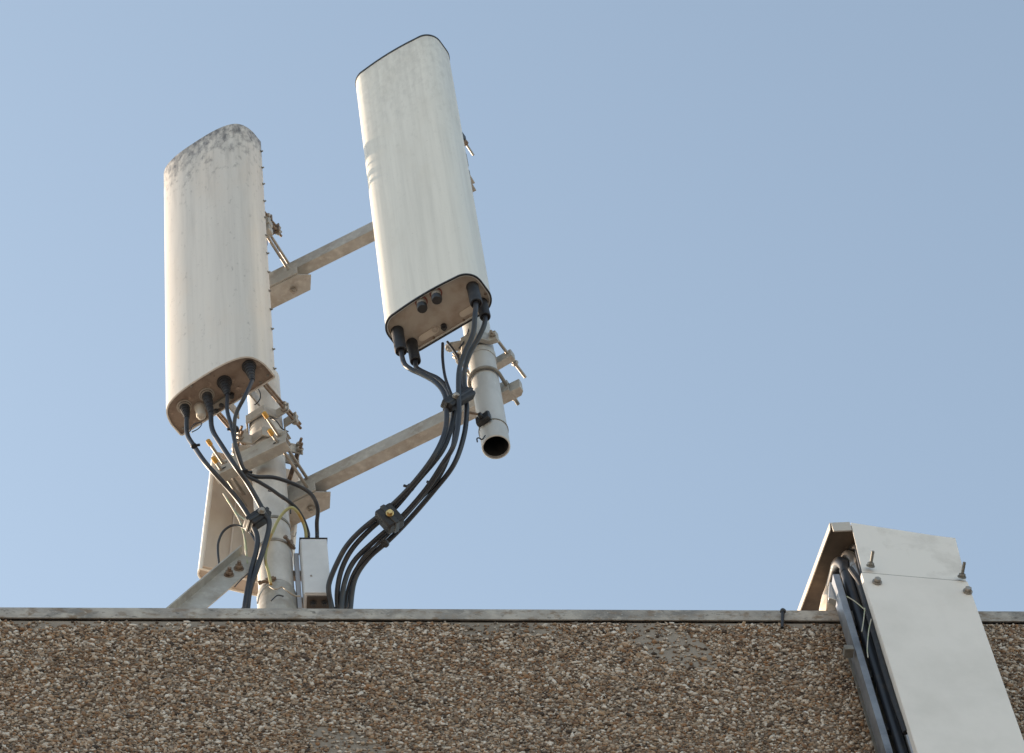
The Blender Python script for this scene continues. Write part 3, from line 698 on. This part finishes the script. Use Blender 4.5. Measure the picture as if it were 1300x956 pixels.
ca = [(513, 461), (522, 469), (535, 475), (551, 484), (562, 496), (566.5, 512), (565.5, 545), (552, 577), (526, 612), (497, 642), (461, 671), (441, 692), (428.6, 713.5), (418.5, 738), (417.5, 752), (421.5, 772)]
cable(ca, (k[0][1], 5.58, 5.62, 5.75, 5.85, 5.96), .0078, 'feeder cable from the outermost left boot of the right antenna, leftmost at the coping', start=k[0], group=GR)
cb_ = [(529, 467), (541, 474), (556, 481), (568, 494), (574.6, 514), (574.6, 535), (561.6, 572), (529, 612), (500, 646), (470, 672), (447, 697), (434, 722), (428.5, 748), (428.5, 772)]
cable(cb_, (k[1][1], 5.60, 5.64, 5.76, 5.86, 5.97), .0078, 'feeder cable from the second left boot, second from the left at the coping', start=k[1], group=GR)
cc = [(603, 400), (600.5, 424), (590, 448), (583, 470), (582, 500), (582.5, 530), (576, 565), (560, 592), (540, 622), (509.7, 656.5), (477.3, 685), (449.7, 712), (437.5, 739.5), (433, 772)]
cable(cc, (k[2][1], 5.55, 5.60, 5.74, 5.86, 5.96), .0078, 'feeder cable from the front right boot, crossing the middle of the bundle', start=k[2], group=GR)
cd = [(615, 412), (608, 428), (596, 450), (589.5, 474), (590.5, 499), (592.5, 520), (589, 553), (576, 590), (550, 624), (519, 660), (493.5, 686), (467.6, 709), (450.5, 736), (444.9, 772)]
cable(cd, (k[3][1], 5.60, 5.64, 5.76, 5.87, 5.97), .0078, 'rightmost feeder cable from the back right boot, passing closest to the bare pole', start=k[3], group=GR)
ce = [(580, 498), (577, 540), (573, 571), (558, 606), (532, 636), (503, 668), (476, 694), (452, 722), (441.5, 748), (438.5, 772)]
ce = [(562, 436), (562, 456), (565, 478), (571, 496), (577, 512)] + ce[1:]
cable(ce, (5.62, 5.60, 5.66, 5.78, 5.87, 5.98), .0048, 'thin grey control cable from the middle of the right antenna joining the bundle', m='cable', start=None, group=GR)
cf = [(568, 434), (577, 446), (583, 457), (585, 472), (586, 492), (584, 515), (580, 550), (566, 585), (546, 618), (520, 650), (488, 684), (462, 706), (447, 735), (441, 772)]
cable(cf, (5.64, 5.59, 5.63, 5.76, 5.86, 5.99), .0042, 'thin curved wire from the right antenna bar bracket down into the bundle', m='cable', group=GR)
loopw = [(590, 404), (594, 409), (595, 418), (590, 432), (583, 442)]
cable(loopw, (5.66, 5.62), .0025, 'thin dark wire loop under the back edge of the right antenna', tail=False, name='wire', cat='wire')

k = connA
c1 = [(237.7, 551), (246, 566), (262, 589), (290.4, 620.5), (304.6, 638), (317, 657), (322, 669), (326.6, 682), (325.5, 699), (319, 724), (314, 749), (310.5, 772)]
cable(c1, (k[0][1] + .01, 5.80, 5.87, 5.90, 5.94, 5.955), .0078, 'black feeder cable from the leftmost plug of the left antenna down past the coping', start=k[0], group=GL)
c2 = [(269.7, 545.5), (282.9, 568), (298, 590.7), (314, 613), (329.7, 640), (336, 653), (341.5, 661), (340.5, 675), (334, 699), (325.5, 724), (317.5, 749), (314.5, 772)]
cable(c2, (k[1][1], 5.79, 5.86, 5.895, 5.935, 5.96), .0078, 'black feeder cable from the left antenna\'s second plug, right hand one in the block', start=k[1], group=GL)
c3 = [(288.5, 521), (294, 541.7), (298, 560.5), (302.6, 579), (311, 598), (324, 605), (346, 606), (364, 611), (382.9, 619), (394.4, 627), (401, 637.5), (403.5, 649), (402.3, 663), (402.6, 677)]
cable(c3, (k[2][1], 5.78, 5.84, 5.86, 5.90, byf + .03), .0062, 'black cable from the third plug curving right over the mast into the grey box', start=k[2], group=GL, tail=False, end=W(402.6, 683, Y=byf + .03))
c4 = [(311, 503), (303, 518), (298.5, 530), (297.5, 545), (299, 563), (304, 580), (311.5, 602), (328.8, 612), (343.7, 621), (355, 629), (366.7, 637), (378, 648), (386, 662), (391, 677)]
cable(c4, (k[3][1], 5.77, 5.82, 5.86, 5.90, byf + .03), .0062, 'black cable from the left antenna\'s rightmost plug, meeting the earth cable at the box', start=k[3], group=GL, tail=False, end=W(391, 683, Y=byf + .03))
cable([(346, 676), (351.8, 663), (359.8, 651), (369, 644.5), (376, 648), (382.9, 659), (387.5, 672), (388.6, 683)], (5.95, 5.90, byf + .028), .0048, 'green and yellow earth cable arching from the mast over to the grey box', m='earth', tail=False, name='earth_cable')
cable([(346, 676), (340, 690), (337, 710), (341, 727), (344, 742)], (5.95, 5.94, 5.94), .0045, 'green and yellow earth wire running down the mast to the lowest band', m='earth', tail=False, name='earth_cable')
cable([(283.7, 626.6), (294, 643), (304.6, 662), (311, 684), (313, 703), (314, 716)], (6.05, 5.98, 5.96), .0032, 'pale green wire running down left of the mast, upper one', m='palewire', tail=False, name='earth_wire', cat='wire')
cable([(288, 634), (300, 651), (312, 661), (322, 671), (330, 690)], (6.05, 5.98, 5.93), .003, 'pale green wire bending right behind the black cable block', m='palewire', tail=False, name='earth_wire', cat='wire')
cable([(309, 668), (311, 690), (311.5, 700), (316, 712)], (5.99, 5.97), .003, 'pale green wire hanging straight beside the white antenna edge', m='palewire', tail=False, name='earth_wire', cat='wire')
cable([(278, 716), (276.6, 700), (277.4, 688), (283.7, 674.5), (296, 667), (311, 670.5), (319, 678), (326, 690)], (6.02, 5.98, 5.95), .0038, 'thin black cable looping in front of the brown antenna back', tail=False)
cable([(281, 625), (279, 650), (277, 690)], (6.155, 6.155), .0018, 'thin dark wire running down the brown antenna back', tail=False, name='wire', cat='wire')
cable([(341, 283), (344, 292), (345.5, 303)], (6.0, 6.02), .0022, 'short thin wire behind the right edge of the left antenna', tail=False, name='wire', cat='wire')
cable([(321, 494), (326, 492.5), (330, 498), (330.5, 505), (327, 511), (323, 514)], (5.90, 5.88, 5.90), .0018, 'thin dark wire loop in front of the mast below the left antenna', tail=False, name='wire', cat='wire')
cable([(337, 533), (345, 531.5), (352, 536), (358, 544), (366, 548)], (5.93, 5.92, 5.95), .0022, 'thin dark wire curling over the clamp plate on the mast', tail=False, name='wire', cat='wire')
cable([(241, 548), (245, 540), (250, 537), (256, 538), (252, 544), (243, 549)], (5.80, 5.80), .0016, 'tiny wire loop hanging below the left corner of the left antenna', tail=False, name='wire', cat='wire')
cable([(340, 623), (352, 626), (363, 632), (368, 640), (369, 652)], (5.94, 5.95), .0022, 'thin wire bent across the mast below the channel bracket', tail=False, name='wire', cat='wire')
cable([(372, 674), (369, 678), (374, 681), (376, 676)], (5.95, 5.95), .0016, 'tiny curled wire end right of the mast above the grey box', tail=False, name='wire', cat='wire', m='steel')
cable([(342, 744), (350, 748), (358, 745), (366, 751), (374, 756), (381, 757)], (5.93, 5.93, 5.95), .0028, 'bright twisted wire end at the lowest band of the mast', tail=False, name='wire', cat='wire', m='steel')
cable([(340, 742), (334, 748), (329, 757), (327, 766)], (5.93, 5.95), .0022, 'bright thin wire hugging the mast beside the lowest band', tail=False, name='wire', cat='wire', m='steel')
cable([(360, 757), (352, 756), (344, 763)], (5.94, 5.94), .002, 'small dark wire bit at the foot of the mast', tail=False, name='wire', cat='wire')
cable([(298, 745), (306, 736), (316, 727)], (5.92, 5.93), .0018, 'thin dark tie wire under the bolts of the slanting brace', tail=False, name='wire', cat='wire')

# cable ties
def tie(px, py, Y, r, label, ax):
    c = W(px, py, Y=Y); ax = nrm(ax); mb = MB(); mb.lathe(c - ax * .003, ax, [(0, r), (.006, r)], 16); o_ = c + nrm(np.cross(ax, V(0, 1, 0))) * (r + .004)
    mb.box(o_, nrm(np.cross(ax, V(0, 1, 0))), ax, nrm(np.cross(ax, nrm(np.cross(ax, V(0, 1, 0))))), .012, .006, .006)
    tag(mb.build('cable_tie', M['plastic']), label, 'cable tie', 'cable ties')
tie(521, 619, 5.745, .0125, 'black cable tie on the upper pair of cables, above the middle cable block', W(526, 612, Y=5.7) - W(497, 642, Y=5.7))
tie(551, 614, 5.735, .0135, 'black cable tie on the lower cables between the two cable blocks', W(560, 600, Y=5.7) - W(540, 625, Y=5.7))
tie(489, 690, 5.81, .0125, 'black cable tie on the lower cables just below the middle cable block', W(493, 686, Y=5.8) - W(477, 700, Y=5.8))
tie(298, 545, 5.78, .013, 'black cable tie holding two cables together below the left antenna', V(0, 0, 1))
tie(246, 566, 5.79, .0095, 'black cable tie on the leftmost cable below the left antenna', W(262, 589, Y=5.8) - W(246, 566, Y=5.8))
tie(311, 600, 5.83, .0125, 'black cable tie where two cables turn right in front of the mast', W(311, 600, Y=5.8) - W(302.6, 579, Y=5.8))

# cable blocks
def block(p0, p1, Y0, Y1, ht, dp, label, bolt='brass', boff=0.):
    a, b = W(*p0, Y=Y0), W(*p1, Y=Y1); d = nrm(b - a); c = (a + b) / 2
    n_ = nrm(nrm(CAM - c) * .6 + V(0, -1, 0)); n_ = nrm(n_ - d * (n_ @ d)); up = nrm(np.cross(d, n_))
    t = thing('cable_block', c, label, 'cable block', 'bolted cable blocks')
    L_ = np.linalg.norm(b - a)
    mb = MB()
    ol = []
    hh = ht / 2
    ol = [(-L_ / 2, -hh), (L_ / 2, -hh), (L_ / 2, hh), (-L_ / 2, hh)]
    mb.prism(ol, c - n_ * dp / 2, d, up, n_, dp); mb.build('body', M['rubber'], t, bevel=.006)
    mb = MB(); mb.box(c, d, up, n_, L_ * 1.06, ht * .28, dp * 1.14); mb.build('rib', M['plastic'], t, bevel=.003)
    cc_ = c + n_ * (dp / 2 + dp * .07) + d * boff
    mb = MB(); mb.lathe(cc_, n_, [(0, .012), (.003, .012)], 16); hexnut(mb, cc_ + n_ * .003, n_, .0088, .009); mb.build('bolt', M[bolt], t)
    return t
block((566, 516), (597, 498), 5.575, 5.59, .040, .030, 'black rubber cable block beside the bare pole, uppermost of the three', 'steel', -.022)
block((485, 648), (504, 669), 5.755, 5.775, .058, .044, 'black cable block with brass bolt halfway down the right cable bundle', 'brass', 0)
block((315, 667), (338, 652), 5.895, 5.895, .040, .044, 'black rubber cable block strapped in front of the mast', 'steel', .012)

# ------------------------------------------------------------------ cable cover going over the parapet
YCv = 5.50
sl = W(1097, 727, Y=YCv); sr = W(1225, 738, Z=sl[2]); eK = nrm(sr - sl); nK = V(eK[1], -eK[0], 0)
wK = np.linalg.norm(sr - sl)
print('cover eK', eK, 'width', wK, 'sl', sl)
zb = sl[2] - 1.6
tk = thing('cable_cover', V(sl[0], YW, zb), 'light grey sheet metal cover leading a cable tray over the parapet at right', 'cable cover')
ztopl = zon(664, sl[0], sl[1])
mb = MB(); mb.box(sl + eK * (wK / 2 + .0) + UZ * (-.8 + .0) - nK * .0015, eK, nK, UZ, wK + .012, .003, 1.6)
mb.box(sl - eK * .006 - nK * .012 + UZ * (-.8), eK, nK, UZ, .003, .022, 1.6); mb.box(sl + eK * (wK + .006) - nK * .03 + UZ * (-.8), eK, nK, UZ, .003, .06, 1.6)
mb.build('front_sheet', M['cover'], tk, bevel=.0008)
mb = MB(); mb.box(sl + eK * (wK / 2 + .0) + UZ * .0015 - nK * .004, eK, nK, UZ, wK + .010, .006, .003); mb.build('seam_shadow_strip', M['galv_dark'], tk)  # dark strip added as the shadow line of the seam between the sheets
# upper sheet laps behind the lower one and rises to the ridge
t0 = W(1080, 664.5, Y=sl[1] + .01); t1 = W(1213, 685, Y=t0[1] + .002 + eK[1] * wK); 
u0 = sl - nK * .008 - UZ * .03 - eK * .004; u1 = sl + eK * (wK + .004) - nK * .008 - UZ * .03
def sheet(c4, th, mname, par, nm, bev=.0008):
    n_ = nrm(np.cross(c4[1] - c4[0], c4[3] - c4[0])); mb = MB(); mb.loft([[p for p in c4], [p + n_ * th for p in c4]]); return mb.build(nm, M[mname], par, bevel=bev)
sheet([u0, u1, t1, t0], .003, 'cover_dirty', tk, 'upper_sheet')
# ridge lip, top plate descending to the roof side
l0 = W(1055, 665.5, Y=t0[1]); 
dK = nrm(W(1017, 772, Y=t0[1] + .40) - l0)
def dirback():
    best = None
    for k_ in np.linspace(-.3, .6, 181):
        for yw_ in np.linspace(-.3, .3, 61):
            pass
    return None
bk0 = l0 + V(-.14 * .34, .34, 0) ; 
# find the slope of the top plate that matches its measured run
bs = min(((abs(P(l0 + .34 * nrm(-nK + UZ * s_))[0] - (1055 - .372 * (P(l0 + .34 * nrm(-nK + UZ * s_))[1] - 665.5))), s_) for s_ in np.linspace(-.6, .8, 141)))[1]
dB = nrm(-nK + UZ * bs); print('cover back slope', bs, dB)
LB = .62
t1x = t1 + (t1 - t0) * 0
tp = [l0, t1x, t1x + dB * LB, l0 + dB * LB]
nT = nrm(np.cross(tp[1] - tp[0], tp[3] - tp[0]));
if nT[2] < 0: nT = -nT
mb = MB(); mb.cur = 0
mb.loft([[p for p in tp], [p + nT * .003 for p in tp]]); mb.build('top_plate', M['cover_under'], tk)
mb = MB(); mb.loft([[p + nT * .0035 for p in tp], [p + nT * .0055 for p in tp]]); mb.build('top_skin', M['cover'], tk)
# lip at front left and light return along the left edge
lipd = nrm(t0 - l0)
mb = MB(); a_ = [l0 - UZ * .040 + nK * .004, t0 - UZ * .040 + nK * .004 - lipd * .004, t0 + nK * .004 - lipd * .004 + UZ * .002, l0 + nK * .004 + UZ * .002]
mb.loft([a_, [p - nK * .004 for p in a_]]); mb.build('front_lip', M['lip'], tk)
mb = MB(); s0 = l0 + nT * .006; s1 = s0 + dB * LB; a_ = [s0 - lipd * .004, s1 - lipd * .004, s1 - lipd * .004 - nT * .028, s0 - lipd * .004 - nT * .028]
mb.loft([a_, [p + lipd * .003 for p in a_]]); mb.build('side_flange', M['lip'], tk)
for px, py, s_ in ((1105, 719, 1), (1221, 733, 1)):
    c = W(px, py, Y=sl[1] + eK[1] * ((px - 1097) / 128) * wK - .006); ax = nrm(nK + UZ * .25)
    k_ = thing('b', (0, 0, 0), None, None) if False else None
    mb = MB(); mb.lathe(c, ax, [(0, .0125), (.003, .0125)], 16); hexnut(mb, c + ax * .003, ax, .0095, .008); mb.thread(c, c + ax * .045, .0048); mb.build('bolt', M['galv_dark'], tk)
for px, py in ((1113.5, 739), (1228.5, 751)):
    c = W(px, py, Y=sl[1] + eK[1] * ((px - 1097) / 128) * wK - .003)
    mb = MB(); mb.lathe(c, nK, [(0, .0135), (.003, .0135)], 16); hexnut(mb, c + nK * .003, nK, .010, .010); mb.build('bolt', M['steel'], tk)

# ladder tray behind the cover
ct = thing('cable_tray', V(sl[0], YW, zb), 'blue grey steel cable tray rail climbing the pebbled wall beside the cover', 'cable tray')
yR = 5.60
r0, r1 = W(1063, 748, Y=yR), W(1119, 905, Y=yR)
def railx(z): return r0[0] + (r1[0] - r0[0]) * (z - r0[2]) / (r1[2] - r0[2])
zt = zon(742, r0[0], yR); zlow = zb
rx = railx(zt); 
mb = MB(); pr = [(0, -.005), (.019, -.005), (.019, .09), (.015, .09), (.015, -.001), (.004, -.001), (.004, .03), (0, .03)]
mb.prism([(x - .012, y) for x, y in pr], V(rx, yR - .03, zlow), V(1, 0, 0), V(0, 1, 0), UZ, zt - zlow); mb.build('side_rail', M['tray'], ct, bevel=.001)
mb = MB(); mb.prism([(x - .012 + wK - .03, y) for x, y in pr], V(rx, yR - .03, zlow), V(1, 0, 0), V(0, 1, 0), UZ, zt - zlow); mb.build('side_rail', M['tray'], ct, bevel=.001)
mb = MB(); c = W(1077, 827, Y=yR - .03); mb.box(c + V(0, 0, 0), V(1, 0, 0), V(0, 1, 0), UZ, .026, .03, .020); mb.build('fixing_clip', M['galv_dark'], ct, bevel=.002)
mb = MB(); mb.box(V(rx + wK / 2, YF - .012, (zt + zlow) / 2 - .1), V(1, 0, 0), V(0, 1, 0), UZ, wK, .004, zt - zlow - .2); mb.build('back_sheet', M['galv_dark'], ct)
for zz_ in np.arange(zlow + .1, zt - .05, .24):
    mb = MB(); mb.box(V(rx + wK / 2 - .005, yR + .035, zz_), V(1, 0, 0), V(0, 1, 0), UZ, wK - .02, .02, .03); mb.build('rung', M['tray'], ct, bevel=.002)
# thick cables in the tray that bend over the parapet under the cover
cols = ['cable', 'metalcable', 'cable', 'cable', 'metalcable', 'rubber', 'cable', 'cable']
rads = [.016, .014, .015, .016, .012, .013, .011, .012]
nm_ = ['outermost at left', 'second from the left, shiny', 'third from the left', 'fourth from the left', 'fifth from the left, shiny', 'sixth from the left', 'seventh from the left', 'hidden furthest to the right']
for i in range(8):
    x = rx + .035 + i * .024; y = yR - .015 - (i % 3) * .018 - i * .002; zt2 = ZC + .05 + .017 * ((i * 3) % 5)
    pts = [V(x, y, zlow), V(x + .004, y - .006, zlow + .6), V(x, y, ZC - .05), V(x - .002, y + .0, ZC + .05)]
    R_ = .095 + .012 * (i % 5)
    for q in np.linspace(0, math.pi / 2, 7)[1:]:
        pts.append(V(x + .004 - .006 * math.sin(q), y + R_ * .8 * (1 - math.cos(q)), ZC + .05 + R_ * 1.3 * math.sin(q)))
    e_ = pts[-1]; pts += [e_ + V(-.008, .07, -.012), e_ + V(-.012, .13, -.07), e_ + V(-.012, .16, -.2), e_ + V(-.01, .17, -.5)]
    mb = MB(); mb.tube(spline(pts, 6), rads[i], 14)
    tag(mb.build('tray_cable', M[cols[i]]), 'thick cable bending over the parapet under the cover, ' + nm_[i], 'cable', 'thick cables in the tray')
# small black corrugated lines and thin wires close to the sheet
for j, (pp, r_, mm, lb) in enumerate((
        ([(1090, 700), (1100, 742), (1112, 790), (1128, 840), (1142, 880), (1160, 930)], .010, 'cable', 'black cable close to the sheet edge, nearest the cover'),
        ([(1080, 722), (1094, 745), (1106, 790), (1120, 840), (1134, 885), (1150, 930)], .008, 'rubber', 'black cable beside the sheet edge, one further from the cover'),
        ([(1075, 757), (1086, 764), (1099, 775)], .0015, 'palewire', 'thin pale wire crossing the dark gap of the tray, slanting'),
        ([(1098, 772), (1096, 790), (1094, 802)], .0015, 'palewire', 'thin pale wire hanging in the dark gap, left one'),
        ([(1106, 786), (1103, 800), (1101, 822), (1102, 835)], .0015, 'palewire', 'thin pale wire hanging in the dark gap, right one'))):
    pts = [W(x, y, Y=5.53 - .004 * j) for x, y in pp]
    mb = MB(); mb.tube(spline(pts, 6), r_, 10); tag(mb.build('tray_wire' if j > 1 else 'tray_cable', M[mm]), lb, 'wire' if j > 1 else 'cable', 'thin wires in the tray' if j > 1 else 'thick cables in the tray')
# plastic wrapping / bent sheet bits on the coping at the foot of the top plate
YWR = 5.70
fl = [(1052, 741, .05), (1063, 744, .05), (1063, 760, .0), (1050, 772, .0), (1040, 772, .02), (1046, 756, .06)]
pts = [W(x, y, Y=YWR + d_) for x, y, d_ in fl]
wr = MB(); ctr = sum(pts) / len(pts)
q1_ = [p + V(0, .0, 0) for p in pts]; q2 = [p + (ctr - p) * .25 + V(.0, -.03, .01) for p in pts]; q3 = [p + V(0, .07, .0) for p in pts]
wr.loft([q3, q1_, q2]); tag(wr.build('wrapping', M['bag'], bevel=.004, smooth=80), 'creased tan wrapping stuffed on the coping under the cover', 'wrapping')
bp_ = [W(1053, 738, Y=5.60), W(1064, 744, Y=5.60), W(1062, 762, Y=5.60), W(1052, 758, Y=5.60)]
mb = MB(); mb.loft([bp_, [p + V(0, .02, 0) for p in bp_]]); tag(mb.build('joint_plate', M['alu'], bevel=.001), 'small bright metal plate at the top end of the tray rail', 'plate')

# ------------------------------------------------------------------ camera
cam = bpy.data.cameras.new('camera'); co = bpy.data.objects.new('camera', cam); C.objects.link(co); bpy.context.scene.camera = co
cam.sensor_fit = 'HORIZONTAL'; cam.sensor_width = 36; cam.lens = 36 * F / 1300
cam.shift_x = 0; cam.shift_y = -(478 - 433.5) / 1300
cam.clip_start = .1; cam.clip_end = 2000
xr = RM @ V(1, 0, 0); yu = RM @ V(0, -1, 0); zb_ = RM @ V(0, 0, -1)
from mathutils import Matrix
co.matrix_world = Matrix(((xr[0], yu[0], zb_[0], CAM[0]), (xr[1], yu[1], zb_[1], CAM[1]), (xr[2], yu[2], zb_[2], CAM[2]), (0, 0, 0, 1)))

# ------------------------------------------------------------------ light
SUN_AZ = math.atan2(-.769, .639); SUN_EL = math.radians(22)
wd = bpy.data.worlds.new('World'); bpy.context.scene.world = wd; wd.use_nodes = True
nt = wd.node_tree; sk = nt.nodes.new('ShaderNodeTexSky'); sk.sky_type = 'NISHITA'; sk.sun_disc = False
sk.sun_elevation = SUN_EL; sk.sun_rotation = SUN_AZ; sk.air_density = 1.0; sk.dust_density = 1.15; sk.ozone_density = 1.0; sk.altitude = 0
hs = nt.nodes.new('ShaderNodeHueSaturation'); hs.inputs['Saturation'].default_value = .73
tn = nt.nodes.new('ShaderNodeMix'); tn.data_type = 'RGBA'; tn.blend_type = 'MULTIPLY'; tn.inputs['Factor'].default_value = 1; tn.inputs['B'].default_value = (.985, 1.035, .985, 1)
nt.links.new(sk.outputs[0], hs.inputs['Color']); nt.links.new(hs.outputs[0], tn.inputs['A']); nt.links.new(tn.outputs['Result'], nt.nodes['Background'].inputs['Color'])
nt.nodes['Background'].inputs['Strength'].default_value = .12
sd_ = bpy.data.lights.new('sun', 'SUN'); sd_.energy = 4.3; sd_.angle = math.radians(.5); sd_.color = (1, .77, .56)
so = bpy.data.objects.new('sun', sd_); C.objects.link(so)
Ld = Vector((math.sin(SUN_AZ) * math.cos(SUN_EL), math.cos(SUN_AZ) * math.cos(SUN_EL), math.sin(SUN_EL)))
so.rotation_euler = Ld.to_track_quat('Z', 'Y').to_euler(); so.location = Ld * 50
sc = bpy.context.scene; sc.view_settings.view_transform = 'Standard'; sc.view_settings.look = 'None'; sc.view_settings.exposure = 1.34; sc.view_settings.gamma = 1
for o in list(bpy.data.objects):
    if '_o' in o: del o['_o']
